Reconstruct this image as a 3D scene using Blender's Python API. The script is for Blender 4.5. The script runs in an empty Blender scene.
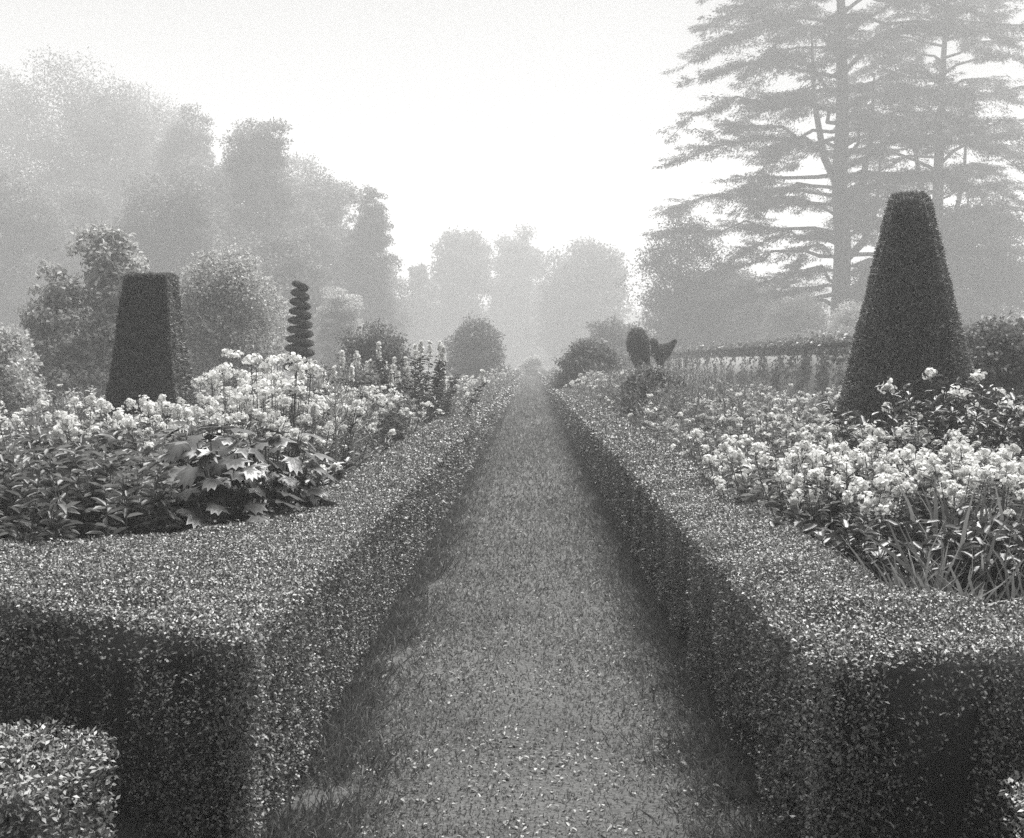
import bpy, math, numpy as np
from mathutils import Vector
# ------------------------------------------------------------------ basics
F, CX, HY, CH = 1150.0, 531.0, 363.0, 1.65      # focal (px), vanishing point, camera height (m)
SC = bpy.context.scene
COL = SC.collection
rng = np.random.RandomState
def X_at(px, Y): return (px - CX) * Y / F
def Z_at(py, Y): return CH - (py - HY) * Y / F

# ------------------------------------------------------------------ materials (black-and-white place: neutral greys)
def mat(name, c0, c1, rough=0.55, trans=0.0, spec=0.4, island=True, scale=0.6, big=0.35, bump=None):
    m = bpy.data.materials.new(name); m.use_nodes = True
    nt = m.node_tree; N = nt.nodes; L = nt.links
    b = N['Principled BSDF']
    b.inputs['Roughness'].default_value = rough
    b.inputs['Specular IOR Level'].default_value = spec
    geo = N.new('ShaderNodeNewGeometry'); tc = N.new('ShaderNodeTexCoord')
    nz = N.new('ShaderNodeTexNoise'); nz.inputs['Scale'].default_value = scale; nz.inputs['Detail'].default_value = 4
    L.new(tc.outputs['Object'], nz.inputs['Vector'])
    if island:
        mx = N.new('ShaderNodeMix'); mx.data_type = 'FLOAT'; mx.inputs[0].default_value = big
        L.new(geo.outputs['Random Per Island'], mx.inputs[2]); L.new(nz.outputs['Fac'], mx.inputs[3])
        fac = mx.outputs[0]
    else:
        n2 = N.new('ShaderNodeTexNoise'); n2.inputs['Scale'].default_value = scale * 45; n2.inputs['Detail'].default_value = 6
        L.new(tc.outputs['Object'], n2.inputs['Vector'])
        mx = N.new('ShaderNodeMix'); mx.data_type = 'FLOAT'; mx.inputs[0].default_value = 0.5
        L.new(nz.outputs['Fac'], mx.inputs[2]); L.new(n2.outputs['Fac'], mx.inputs[3])
        fac = mx.outputs[0]
        if bump:
            bp = N.new('ShaderNodeBump'); bp.inputs['Strength'].default_value = bump; bp.inputs['Distance'].default_value = 0.03
            L.new(n2.outputs['Fac'], bp.inputs['Height']); L.new(bp.outputs['Normal'], b.inputs['Normal'])
    r = N.new('ShaderNodeValToRGB')
    e = r.color_ramp.elements
    lo, hi = (0.12, 0.88) if island else (0.32, 0.68)
    e[0].position = lo; e[1].position = hi
    e[0].color = (c0, c0, c0 * .98, 1); e[1].color = (c1, c1, c1 * .98, 1)
    L.new(fac, r.inputs[0]); L.new(r.outputs[0], b.inputs['Base Color'])
    if trans > 0:
        t = N.new('ShaderNodeBsdfTranslucent'); L.new(r.outputs[0], t.inputs['Color'])
        ms = N.new('ShaderNodeMixShader'); ms.inputs[0].default_value = trans
        L.new(b.outputs[0], ms.inputs[1]); L.new(t.outputs[0], ms.inputs[2])
        L.new(ms.outputs[0], N['Material Output'].inputs['Surface'])
    return m
M = {}
M['box_leaf'] = mat('box_leaf', .035, .34, .4, .1, .5, scale=1.4, big=.3)
M['hedge_core'] = mat('hedge_core', .008, .02, .9, island=False)  # near-black inner block; shade between the leaves put into its colour
M['yew'] = mat('yew_needles', .05, .36, .5, .1, .4, scale=1.5, big=.2)
M['yew_core'] = mat('yew_core', .01, .02, .9, island=False)  # near-black filler inside the topiary; colour stands for shade between needles
M['bark'] = mat('bark', .03, .08, .9, island=False, scale=2, bump=.6)
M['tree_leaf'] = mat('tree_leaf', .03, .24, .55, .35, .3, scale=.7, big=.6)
M['tree_leaf_pale'] = mat('tree_leaf_pale', .18, .6, .42, .42, .5, scale=.35, big=.35)
M['cedar'] = mat('cedar_needles', .03, .13, .6, .1, .3, scale=.3, big=.4)
M['herb'] = mat('herb_leaf', .045, .28, .42, .32, .55, scale=3, big=.3)
M['herb_pale'] = mat('herb_leaf_pale', .08, .30, .45, .25, .5, scale=3, big=.3)
M['dark_leaf'] = mat('dark_leaf', .018, .11, .36, .2, .6, scale=3, big=.25)  # dark foliage, lowered further to carry the palmate plants' deep shade
M['stem'] = mat('stem', .06, .14, .6)
M['petal'] = mat('petal', .6, .85, .6, .35, .2, scale=5, big=.3)
M['petal_dim'] = mat('petal_dim', .32, .62, .6, .35, .2, scale=5, big=.3)
M['grass'] = mat('grass_blade', .05, .15, .55, .3, .3, scale=2.5, big=.4)
M['turf'] = mat('turf_blade', .05, .31, .6, .3, .3, scale=2.0, big=.45)
M['litter'] = mat('dry_leaf', .08, .42, .7, .1, .3, scale=4, big=.2)
M['path'] = mat('path_soil', .04, .12, .9, island=False, scale=1.1, bump=.9)
M['lawn'] = mat('lawn_ground', .05, .11, .9, island=False, scale=.8, bump=.6)
M['soil'] = mat('bed_soil', .012, .03, .95, island=False, scale=2, bump=.9)
M['coping'] = mat('coping_stone', .12, .26, .8, island=False, scale=2, bump=.4)

def brick_mat():
    m = bpy.data.materials.new('pale_brick'); m.use_nodes = True
    N = m.node_tree.nodes; L = m.node_tree.links; b = N['Principled BSDF']; b.inputs['Roughness'].default_value = .85
    tc = N.new('ShaderNodeTexCoord'); mp = N.new('ShaderNodeMapping'); mp.inputs['Rotation'].default_value = (math.radians(90), 0, math.radians(90))
    L.new(tc.outputs['Object'], mp.inputs['Vector'])
    bt = N.new('ShaderNodeTexBrick'); bt.inputs['Scale'].default_value = 4.4
    bt.inputs['Color1'].default_value = (.30, .30, .295, 1); bt.inputs['Color2'].default_value = (.46, .46, .45, 1); bt.inputs['Mortar'].default_value = (.5, .5, .49, 1)
    bt.inputs['Mortar Size'].default_value = .018
    L.new(mp.outputs[0], bt.inputs['Vector']); L.new(bt.outputs['Color'], b.inputs['Base Color'])
    return m
M['brick'] = brick_mat()

# ------------------------------------------------------------------ mesh collector
def nrm(v):
    return v / np.maximum(np.linalg.norm(v, axis=-1, keepdims=True), 1e-9)
class MB:
    def __init__(s): s.v = []; s.f = []; s.n = 0          # f: (faces array (n,k), material index)
    def add(s, V, Fs, mi=0):
        V = np.asarray(V, float).reshape(-1, 3); s.v.append(V)
        if isinstance(Fs, np.ndarray): s.f.append((Fs + s.n, mi))
        else:
            for k in sorted(set(len(f) for f in Fs)):
                s.f.append((np.array([f for f in Fs if len(f) == k]) + s.n, mi))
        s.n += len(V)
    def build(s, name, mats, parent=None, smooth=False, loc=None):
        V = np.concatenate(s.v); me = bpy.data.meshes.new(name)
        me.vertices.add(len(V)); me.vertices.foreach_set('co', V.astype(np.float32).ravel())
        nl = sum(f.size for f, _ in s.f); nf = sum(len(f) for f, _ in s.f)
        me.loops.add(nl); me.polygons.add(nf)
        me.loops.foreach_set('vertex_index', np.concatenate([f.ravel() for f, _ in s.f]).astype(np.int32))
        tot = np.concatenate([np.full(len(f), f.shape[1]) for f, _ in s.f])
        me.polygons.foreach_set('loop_start', np.concatenate([[0], np.cumsum(tot)[:-1]]).astype(np.int32))
        me.polygons.foreach_set('material_index', np.concatenate([np.full(len(f), mi) for f, mi in s.f]).astype(np.int32))
        if smooth: me.polygons.foreach_set('use_smooth', np.ones(nf, bool))
        for m in (mats if isinstance(mats, list) else [mats]): me.materials.append(m)
        me.update(calc_edges=True)
        o = bpy.data.objects.new(name, me); COL.objects.link(o)
        if parent: o.parent = parent
        if loc is not None: o.location = loc
        return o

RH = (np.array([[0, 0, 0], [.45, .5, .12], [1, 0, 0], [.45, -.5, .12]]), [[0, 1, 2, 3]])
LEAF = (np.array([[0, 0, 0], [.3, .5, .1], [.7, .38, .04], [1, 0, -.16], [.7, -.38, .04], [.3, -.5, .1]]), [[0, 1, 2, 3], [0, 3, 4, 5]])
BLADE = (np.array([[0, .4, 0], [0, -.4, 0], [.4, .5, .0], [.4, -.5, .0], [.78, .36, -.07], [.78, -.36, -.07], [1, .05, -.2], [1, -.05, -.2]]),
         [[0, 1, 3, 2], [2, 3, 5, 4], [4, 5, 7, 6]])
FLO = (np.array([[.5 + .5 * math.cos(a), (.5 if i % 2 == 0 else .3) * math.sin(a) * (1 if i % 2 == 0 else 1.3), .05 * (i % 2)] for i, a in enumerate(np.arange(10) * math.pi / 5)]), [list(range(10))])
_p = []
for i, (a, r) in enumerate([(180, .05), (125, .42), (110, .25), (72, .55), (50, .34), (22, .62), (10, .48), (0, .68), (-10, .48), (-22, .62), (-50, .34), (-72, .55), (-110, .25), (-125, .42)]):
    _p.append([.4 + r * math.cos(math.radians(a)), r * math.sin(math.radians(a)), -.25 * max(0, r - .35) + .02])
PALM = (np.array(_p + [[.35, 0, .05]]), [[14, i, (i + 1) % 14] for i in range(14)])

def leaves(mb, tpl, P, D, Nn, L, W, mi=0):
    T, Fs = tpl; n = len(P)
    D = nrm(D); S = nrm(np.cross(D, Nn)); U = np.cross(S, D)
    L = np.broadcast_to(np.asarray(L, float), (n,))[:, None, None]; W = np.broadcast_to(np.asarray(W, float), (n,))[:, None, None]
    V = P[:, None] + T[None, :, 0:1] * L * D[:, None] + T[None, :, 1:2] * W * S[:, None] + T[None, :, 2:3] * L * U[:, None]
    off = (np.arange(n) * len(T))[:, None, None]
    mb.add(V.reshape(-1, 3), (np.array(Fs)[None] + off).reshape(-1, len(Fs[0])), mi)

def tube(mb, pts, rad, n=6, mi=0):
    P = np.asarray(pts, float); k = len(P); rad = np.broadcast_to(rad, (k,))
    T = nrm(np.gradient(P, axis=0)); ref = np.array([0, 0, 1.]) if abs(T[:, 2]).mean() < .8 else np.array([1., 0, 0])
    A = nrm(np.cross(T, ref)); B = np.cross(T, A)
    an = np.arange(n) * 2 * math.pi / n
    V = P[:, None] + rad[:, None, None] * (np.cos(an)[None, :, None] * A[:, None] + np.sin(an)[None, :, None] * B[:, None])
    Fs = [[i * n + j, i * n + (j + 1) % n, (i + 1) * n + (j + 1) % n, (i + 1) * n + j] for i in range(k - 1) for j in range(n)]
    mb.add(V.reshape(-1, 3), np.array(Fs), mi)

def tubes2(mb, A, B, ra, rb, mi=0):                  # many straight 3-sided twigs / stems at once
    A = np.asarray(A); B = np.asarray(B); n = len(A)
    T = nrm(B - A); ref = np.where(np.abs(T[:, 2:3]) < .8, np.array([[0, 0, 1.]]), np.array([[1., 0, 0]]))
    U = nrm(np.cross(T, ref)); W = np.cross(T, U)
    an = np.arange(3) * 2 * math.pi / 3
    ring = np.cos(an)[None, :, None] * U[:, None] + np.sin(an)[None, :, None] * W[:, None]
    ra = np.broadcast_to(ra, (n,))[:, None, None]; rb = np.broadcast_to(rb, (n,))[:, None, None]
    V = np.concatenate([A[:, None] + ring * ra, B[:, None] + ring * rb], 1)
    f = np.array([[j, (j + 1) % 3, 3 + (j + 1) % 3, 3 + j] for j in range(3)])
    mb.add(V.reshape(-1, 3), (f[None] + (np.arange(n) * 6)[:, None, None]).reshape(-1, 4), mi)

def box(mb, x0, x1, y0, y1, z0, z1, mi=0):
    V = [(x, y, z) for z in (z0, z1) for x, y in ((x0, y0), (x1, y0), (x1, y1), (x0, y1))]
    mb.add(V, [[3, 2, 1, 0], [4, 5, 6, 7], [0, 1, 5, 4], [1, 2, 6, 5], [2, 3, 7, 6], [3, 0, 4, 7]], mi)

def rdir(R, n): return nrm(R.normal(size=(n, 3)))
def tag(o, label=None, cat=None, group=None, kind=None):
    if label: o['label'] = label
    if cat: o['category'] = cat
    if group: o['group'] = group
    if kind: o['kind'] = kind
    return o
def thing(name, label, cat, loc=(0, 0, 0), group=None, rz=0):
    o = bpy.data.objects.new(name, None); COL.objects.link(o); o.location = loc; o.rotation_euler = (0, 0, rz)
    o.empty_display_size = .2
    return tag(o, label, cat, group)
def copy_tree(o, parent=None):
    c = o.copy(); COL.objects.link(c); c.parent = parent
    for ch in list(o.children): copy_tree(ch, c)
    return c
def sinnoise(P, f, seed):
    R = rng(seed); s = 0
    for k in range(5):
        w = R.normal(size=3) * f * (1 + .5 * k); s = s + np.sin(P @ w + R.uniform(0, 6.28)) / (1 + .4 * k)
    return s / 2.2

# ------------------------------------------------------------------ setting: ground, path, beds
g = MB(); n = 60
xs = np.linspace(-210, 210, n); ys = np.linspace(-20, 400, n)
V = np.array([(x, y, 0) for y in ys for x in xs])
g.add(V, np.array([[j * n + i, j * n + i + 1, (j + 1) * n + i + 1, (j + 1) * n + i] for j in range(n - 1) for i in range(n - 1)]))
tag(g.build('ground', M['lawn']), kind='structure')
g = MB(); R = rng(3)
ys = np.concatenate([np.linspace(-3, 12, 60), np.linspace(12.5, 126, 90)])
V = []; 
for y in ys:
    for x in (-.74, -.4, 0, .4, .74): V.append((x + R.normal() * .012 * (abs(x) > .6), y, .004 + (.012 if abs(x) < .1 else .008 if abs(x) < .5 else 0)))
g.add(V, np.array([[j * 5 + i, j * 5 + i + 1, (j + 1) * 5 + i + 1, (j + 1) * 5 + i] for j in range(len(ys) - 1) for i in range(4)]))
tag(g.build('path', M['path']), kind='structure')
for x0, x1, y0 in ((-14, -1.3, 5.6), (1.3, 8.6, 4.35)):
    g = MB(); R = rng(7); nx, ny = 24, 60
    xs = np.linspace(x0, x1, nx); ys = y0 + (126 - y0) * np.linspace(0, 1, ny) ** 2
    V = np.array([(x, y, .26 + R.normal() * .02 if 0 < i < nx - 1 and 0 < j < ny - 1 else 0) for j, y in enumerate(ys) for i, x in enumerate(xs)])
    g.add(V, np.array([[j * nx + i, j * nx + i + 1, (j + 1) * nx + i + 1, (j + 1) * nx + i] for j in range(ny - 1) for i in range(nx - 1)]))
    tag(g.build('flower_bed_ground', M['soil'], smooth=True), kind='structure')

# turf on the path, longer grass against the hedge feet, leaf litter
def ysample(R, n, y0, y1): return 1 / (1 / y0 - R.uniform(0, 1, n) * (1 / y0 - 1 / y1))
R = rng(11); g = MB(); n = 150000
Y = ysample(R, n, 2.6, 120); X = np.clip(R.normal(size=n) * .04, -.12, .12) + R.uniform(-.68, .68, n)
wear = sinnoise(np.stack([X * 1.5, Y * .5, X * 0], 1), 2.5, 5)
k = R.uniform(-1.6, 1.4, n) < .45 + 1.0 * wear + 1.2 * (np.abs(X) > .55)
X, Y = X[k], Y[k]; n = len(X); s = np.maximum(1, Y / 4.5) ** .9
D = R.normal(size=(n, 3)) * .9; D[:, 2] = np.abs(D[:, 2]) * .8 + .25
leaves(g, RH, np.stack([X, Y, np.full(n, .006)], 1), D, rdir(R, n), R.uniform(.010, .032, n) * s, R.uniform(.003, .0075, n) * s)
tag(g.build('turf', M['turf']), 'short worn turf and moss covering the straight path between the hedges', 'turf', kind='stuff')
R = rng(12); g = MB(); n = 95000
Y = ysample(R, n, 2.3, 110); side = np.where(R.uniform(size=n) < .5, -1, 1)
X = side * (.93 - np.abs(R.normal(size=n)) * .125 * np.minimum(1.5, 1 + .6 * (Y < 5)))
patch = sinnoise(np.stack([X, Y, X * 0], 1), 3., 8)
k = R.uniform(-1.2, 1, n) < .1 + 1.3 * patch
X, Y = X[k], Y[k]; n = len(X); s = np.maximum(1, Y / 6) ** .8
D = R.normal(size=(n, 3)) * .8; D[:, 2] = 1; D[:, 0] -= .25 * np.sign(X)
leaves(g, BLADE, np.stack([X, Y, np.full(n, .0)], 1), D, rdir(R, n), R.uniform(.03, .10, n) * np.minimum(s, 1.4), R.uniform(.003, .007, n) * s)
# unmown grass around the near hedge ends
n = 30000; X = R.uniform(-3.2, 3.2, n); Y = R.uniform(1.9, 5.2, n); k = (np.abs(X) > .72); X, Y = X[k], Y[k]; n = len(X)
D = R.normal(size=(n, 3)) * .6; D[:, 2] = 1
leaves(g, BLADE, np.stack([X, Y, np.full(n, .0)], 1), D, rdir(R, n), R.uniform(.03, .10, n), R.uniform(.003, .006, n))
tag(g.build('grass', M['grass']), 'longer grass left unmown along the foot of both hedges', 'grass', kind='stuff')
R = rng(13); g = MB(); n = 11000
Y = ysample(R, n, 2.5, 40); X = np.clip(R.normal(size=n) * .45, -.85, .85)
cl = sinnoise(np.stack([X * 2, Y * 1.2, X * 0], 1), 2.2, 18); k = R.uniform(-1, 1, n) < cl + .1
X, Y = X[k], Y[k]; n = len(X)
D = R.normal(size=(n, 3)); D[:, 2] *= .25; Nn = R.normal(size=(n, 3)) * .35; Nn[:, 2] = 1
leaves(g, LEAF, np.stack([X, Y, R.uniform(.012, .03, n)], 1), D, Nn, R.uniform(.007, .03, n), R.uniform(.004, .015, n))
tag(g.build('fallen_leaves', M['litter']), 'pale dry leaves and clippings scattered over the path', 'leaf litter', kind='stuff')

# ------------------------------------------------------------------ clipped box hedges
def poly_dist(pts, poly):
    d = np.full(len(pts), 1e9); poly = np.asarray(poly)
    for a, b in zip(poly, np.roll(poly, -1, 0)):
        e = b - a; t = np.clip(((pts - a) @ e) / (e @ e), 0, 1)
        d = np.minimum(d, np.linalg.norm(pts - (a + t[:, None] * e), axis=1))
    return d
def inside(pts, poly):
    c = np.zeros(len(pts), bool); poly = np.asarray(poly)
    for a, b in zip(poly, np.roll(poly, -1, 0)):
        cond = ((a[1] > pts[:, 1]) != (b[1] > pts[:, 1]))
        xx = (b[0] - a[0]) * (pts[:, 1] - a[1]) / (b[1] - a[1] + 1e-12) + a[0]
        c ^= cond & (pts[:, 0] < xx)
    return c
def hedge_leaves(mb, R, P, Nn, size, seed):
    n = len(P)
    b = sinnoise(P * np.array([1, 1, .55]), 5.0, seed) * .020 + sinnoise(P, 17., seed + 1) * .012
    hole = sinnoise(P * np.array([1, 1, .35]), 9.0, seed + 2)
    side = np.abs(Nn[:, 2]) < .5
    front = Nn[:, 1] < -.5; keep = R.uniform(-1.5, 1, n) < np.where(front, -.55 + 1.2 * hole, np.where(side, .1 + 1.3 * hole, .9 + 1.0 * hole))  # front leaves thinned most: shade built in by baring the dark core
    P, Nn, b, size = P[keep], Nn[keep], b[keep], size[keep]; n = len(P)
    P = P + Nn * (b - np.abs(R.normal(size=n)) * np.where(np.abs(Nn[:, 2]) < .5, .04, .026) * np.maximum(1, size / .017) ** .3)[:, None]
    stray = R.uniform(size=n) < .008; P[stray] += Nn[stray] * R.uniform(.0, .035, (stray.sum(), 1))
    tp_ = Nn[:, 2:3] > .5; D = rdir(R, n) + Nn * np.where(tp_, .1, .4) + np.array([0, 0, .1]); NN = Nn * np.where(tp_, .9, .5) + rdir(R, n) * .8 + np.array([0, 0, .35])
    leaves(mb, RH, P, D, NN, size * R.uniform(.55, 1.5, n), size * R.uniform(.4, .8, n))
def side_pts(R, a, b, n, h, rr=.03):
    a = np.array(a, float); b = np.array(b, float); e = b - a; nn = np.array([e[1], -e[0]]) / np.linalg.norm(e)
    t = R.uniform(0, 1, n); z = h * R.uniform(0.0, 1, n)
    xy = a + t[:, None] * e; inn = np.where(z > h - rr, rr - np.sqrt(np.maximum(0, rr ** 2 - (z - h + rr) ** 2)), 0)
    inn = inn + .02 * (z / h)                     # slight batter
    xy = xy - nn * inn[:, None]
    return np.column_stack([xy, z]), np.tile([nn[0], nn[1], 0.], (n, 1))
HS = .0142
def hedge(name_label, poly, h, seed, runs=None, dens=20000, group=None):
    """poly: counter-clockwise near footprint; runs: (x0,x1,y0,y1) long straight part behind it"""
    R = rng(seed); mb = MB(); poly = np.asarray(poly, float)
    x0, y0 = poly.min(0); x1, y1 = poly.max(0)
    n = int((x1 - x0) * (y1 - y0) * dens); q = np.column_stack([R.uniform(x0, x1, n), R.uniform(y0, y1, n)])
    q = q[inside(q, poly)]; d = poly_dist(q, poly); rr = .035
    z = h - np.where(d < rr, rr - np.sqrt(np.maximum(0, rr ** 2 - (rr - d) ** 2)), 0)
    hedge_leaves(mb, R, np.column_stack([q, z]), np.tile([0, 0, 1.], (len(q), 1)), np.full(len(q), HS), seed)
    for a, b in zip(poly, np.roll(poly, -1, 0)):
        if runs and a[1] == y1 and b[1] == y1: continue
        ln = np.linalg.norm(b - a); P, Nn = side_pts(R, a, b, int(ln * h * dens * 1.15), h)
        hedge_leaves(mb, R, P, Nn, np.full(len(P), HS), seed)
    # core
    def inset(p, k):
        out = []
        for i in range(len(p)):
            a, b, c = p[i - 1], p[i], p[(i + 1) % len(p)]
            e1 = (b - a) / np.linalg.norm(b - a); e2 = (c - b) / np.linalg.norm(c - b)
            n1 = np.array([-e1[1], e1[0]]); n2 = np.array([-e2[1], e2[0]]); m = n1 + n2; m /= max(.3, m @ n1)
            out.append(b + m * k)
        return np.array(out)
    ip = inset(poly, .10); k = len(ip)
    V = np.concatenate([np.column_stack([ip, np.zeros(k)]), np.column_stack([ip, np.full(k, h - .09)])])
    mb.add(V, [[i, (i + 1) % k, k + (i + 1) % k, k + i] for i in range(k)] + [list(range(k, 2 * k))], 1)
    if runs:
        rx0, rx1, ry0, ry1 = runs
        for kind, n in (('top', 80000), ('in', 92000), ('out', 14000), ('end', 1500)):
            Y = ysample(R, n, ry0, ry1); sz = HS * np.maximum(1, Y / 6.0) ** .92
            wob = .04 * np.sin(Y * .7 + seed) * np.minimum(1, Y / 20)
            if kind == 'top':
                P = np.column_stack([R.uniform(rx0, rx1, n) + wob * 0, Y, np.full(n, h)]); Nn = np.tile([0, 0, 1.], (n, 1))
                e = np.minimum(P[:, 0] - rx0, rx1 - P[:, 0]); P[:, 2] -= np.where(e < rr, rr - np.sqrt(np.maximum(0, rr ** 2 - (rr - e) ** 2)), 0)
            elif kind == 'end':
                P = np.column_stack([R.uniform(rx0, rx1, n), np.full(n, ry1), R.uniform(0, h, n)]); Nn = np.tile([0, 1., 0], (n, 1)); sz = np.full(n, HS * 8)
            else:
                inner = (rx1 if seed % 2 else rx0) if kind == 'in' else (rx0 if seed % 2 else rx1)
                sg = np.sign(inner - (rx0 + rx1) / 2); zz = R.uniform(0, h, n)
                P = np.column_stack([inner - sg * .02 * zz / h, Y, zz]); Nn = np.tile([sg, 0, 0.], (n, 1))
            hedge_leaves(mb, R, P, Nn, sz, seed)
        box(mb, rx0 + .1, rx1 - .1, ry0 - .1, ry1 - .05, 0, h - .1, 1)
    return mb
LX0, LX1 = -1.50, -.90
RX0, RX1 = .86, 1.46
HH = .75
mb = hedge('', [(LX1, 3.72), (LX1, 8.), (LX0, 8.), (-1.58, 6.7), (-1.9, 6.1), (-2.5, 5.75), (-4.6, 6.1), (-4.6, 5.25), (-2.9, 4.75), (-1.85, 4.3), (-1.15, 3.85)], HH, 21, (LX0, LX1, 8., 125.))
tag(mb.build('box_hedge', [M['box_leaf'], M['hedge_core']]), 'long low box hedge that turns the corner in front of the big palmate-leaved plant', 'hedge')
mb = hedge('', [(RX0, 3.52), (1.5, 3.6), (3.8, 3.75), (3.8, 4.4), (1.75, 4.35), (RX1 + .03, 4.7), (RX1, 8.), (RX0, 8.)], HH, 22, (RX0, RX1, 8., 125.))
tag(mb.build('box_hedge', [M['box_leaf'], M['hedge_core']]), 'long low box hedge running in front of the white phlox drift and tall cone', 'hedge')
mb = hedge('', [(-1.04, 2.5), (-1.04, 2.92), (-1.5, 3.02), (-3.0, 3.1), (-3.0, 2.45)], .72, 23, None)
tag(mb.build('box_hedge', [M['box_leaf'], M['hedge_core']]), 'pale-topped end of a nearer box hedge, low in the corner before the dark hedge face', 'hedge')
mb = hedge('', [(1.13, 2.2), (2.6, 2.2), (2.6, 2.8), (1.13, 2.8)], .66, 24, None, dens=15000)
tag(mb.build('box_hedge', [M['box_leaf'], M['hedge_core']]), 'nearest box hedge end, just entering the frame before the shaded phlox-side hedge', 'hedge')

# ------------------------------------------------------------------ topiary
def needles(mb, R, P, Nn, ln, w, jit=.02, seed=0, bump=.03):
    n = len(P)
    P = P + Nn * (sinnoise(P, 4., seed) * bump + sinnoise(P, 13., seed + 3) * bump * .5 - np.abs(R.normal(size=n)) * jit)[:, None]
    leaves(mb, RH, P, Nn * .7 + rdir(R, n) * .8 + np.array([0, 0, .35]), rdir(R, n) + Nn, ln * R.uniform(.7, 1.4, n), w * R.uniform(.7, 1.3, n))
# tall round cone on the phlox side
Yc = 12.6; Xc = X_at(909, Yc); top = Z_at(194, Yc)
t = thing('cone_topiary', 'tall round yew cone with a flat narrow top rising behind the white phlox', 'topiary', (Xc, Yc, .2))
R = rng(31); mb = MB(); n = 120000; Hc = top - .2
prof = np.array([[0, .0], [.02, .90], [.2, .80], [.5, .575], [.8, .345], [.94, .24], [.98, .215], [.996, .16], [1., .0]])   # height fraction, radius
u = R.uniform(0, 1, n); seg = np.concatenate([[0], np.cumsum(np.hypot(np.diff(prof[:, 0]) * Hc, np.diff(prof[:, 1])))]); seg /= seg[-1]
zz = np.interp(u, seg, prof[:, 0]) * Hc; rr_ = np.interp(u, seg, prof[:, 1])
keep = R.uniform(0, .82, n) < rr_ + .03; zz, rr_ = zz[keep], rr_[keep]; n = len(zz)
nz_ = np.where(zz > .975 * Hc, 1., .28); a = R.uniform(0, 2 * math.pi, n)
P = np.column_stack([rr_ * np.cos(a), rr_ * np.sin(a), zz]); Nn = nrm(np.column_stack([np.cos(a), np.sin(a), nz_ * 1.0]))
needles(mb, R, P, Nn, .036, .012, .022, 31, .012)
mb.build('foliage', M['yew'], t)
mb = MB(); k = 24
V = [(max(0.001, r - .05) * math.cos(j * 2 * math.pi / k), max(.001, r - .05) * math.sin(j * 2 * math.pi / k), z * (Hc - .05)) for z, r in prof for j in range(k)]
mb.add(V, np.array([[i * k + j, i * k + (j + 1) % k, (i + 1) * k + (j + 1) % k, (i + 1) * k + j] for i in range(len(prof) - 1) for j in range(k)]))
mb.build('dark_core', M['yew_core'], t)  # solid core under the needles, its dark colour standing in for shaded depth
# square obelisk
Yo = 14.; Xo = -4.62; Ho = Z_at(277, Yo) - .2
t = thing('obelisk_topiary', 'square tapering yew obelisk with a flat top, beside the pale large-leaved tree', 'topiary', (Xo, Yo, .2), rz=0.0)
R = rng(33); mb = MB(); n = 26000; b0, b1 = .51, .235
for f in range(4):
    a = f * math.pi / 2; v = R.uniform(0, 1, n); w = b0 + (b1 - b0) * v; s = R.uniform(-1, 1, n) * w
    lx, ly = s, -w; P = np.column_stack([lx * math.cos(a) - ly * math.sin(a), lx * math.sin(a) + ly * math.cos(a), v * Ho])
    Nn = np.tile([math.sin(a), -math.cos(a), .12], (n, 1)); needles(mb, R, P, Nn, .042, .013, .02, 33, .016)
P = np.column_stack([R.uniform(-b1, b1, 7000), R.uniform(-b1, b1, 7000), np.full(7000, Ho)]); needles(mb, R, P, np.tile([0, 0, 1.], (7000, 1)), .04, .013, .02, 33, .016)
mb.build('foliage', M['yew'], t)
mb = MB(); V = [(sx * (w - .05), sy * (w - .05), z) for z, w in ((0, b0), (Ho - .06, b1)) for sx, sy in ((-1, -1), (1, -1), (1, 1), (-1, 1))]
mb.add(V, [[4, 5, 6, 7], [0, 1, 5, 4], [1, 2, 6, 5], [2, 3, 7, 6], [3, 0, 4, 7]]); mb.build('dark_core', M['yew_core'], t)
# spiral
Ys = 22.; Xs = X_at(300, Ys); zt = Z_at(283, Ys); zb = Z_at(372, Ys)
t = thing('spiral_topiary', 'slender dark yew spiral of ten slanting coils', 'topiary', (Xs, Ys, .2))
R = rng(35); mb = MB(); core = MB(); turns = 9.6; n = 46000
def helix(s):                        # s 0..1 bottom to top; strand in front climbs to the left
    th = -s * turns * 2 * math.pi + .6; Rr = .22 * (1 - .62 * s)
    return np.stack([Rr * np.cos(th), Rr * np.sin(th), zb - .2 + (zt - zb) * s], -1)
s = R.uniform(0, 1, n); C0 = helix(s); T = nrm(helix(s + 1e-3) - C0)
rad = nrm(C0 * np.array([1, 1, 0])); up = np.cross(T, rad); up = up * np.sign(up[:, 2:3])
a = R.uniform(0, 2 * math.pi, n); er, ez = .10 * (1 - .4 * s), .05 * (1 - .2 * s)
Nn = nrm(rad * np.cos(a)[:, None] / er[:, None] + up * np.sin(a)[:, None] / ez[:, None])
P = C0 + rad * (er * np.cos(a))[:, None] + up * (ez * np.sin(a))[:, None]
needles(mb, R, P, Nn, .028, .013, .010, 35, .006); mb.build('foliage', M['yew'], t)
ss = np.linspace(0, 1, 240); tube(core, helix(ss), .07 * (1 - .35 * ss), 6); core.build('dark_core', M['yew_core'], t)
tr = MB(); tube(tr, [(0, 0, -.2), (.01, 0, 1), (0, .01, 2), (0, 0, zt - .25)], [.05, .045, .035, .02], 7); tr.build('trunk', M['bark'], t)
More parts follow.
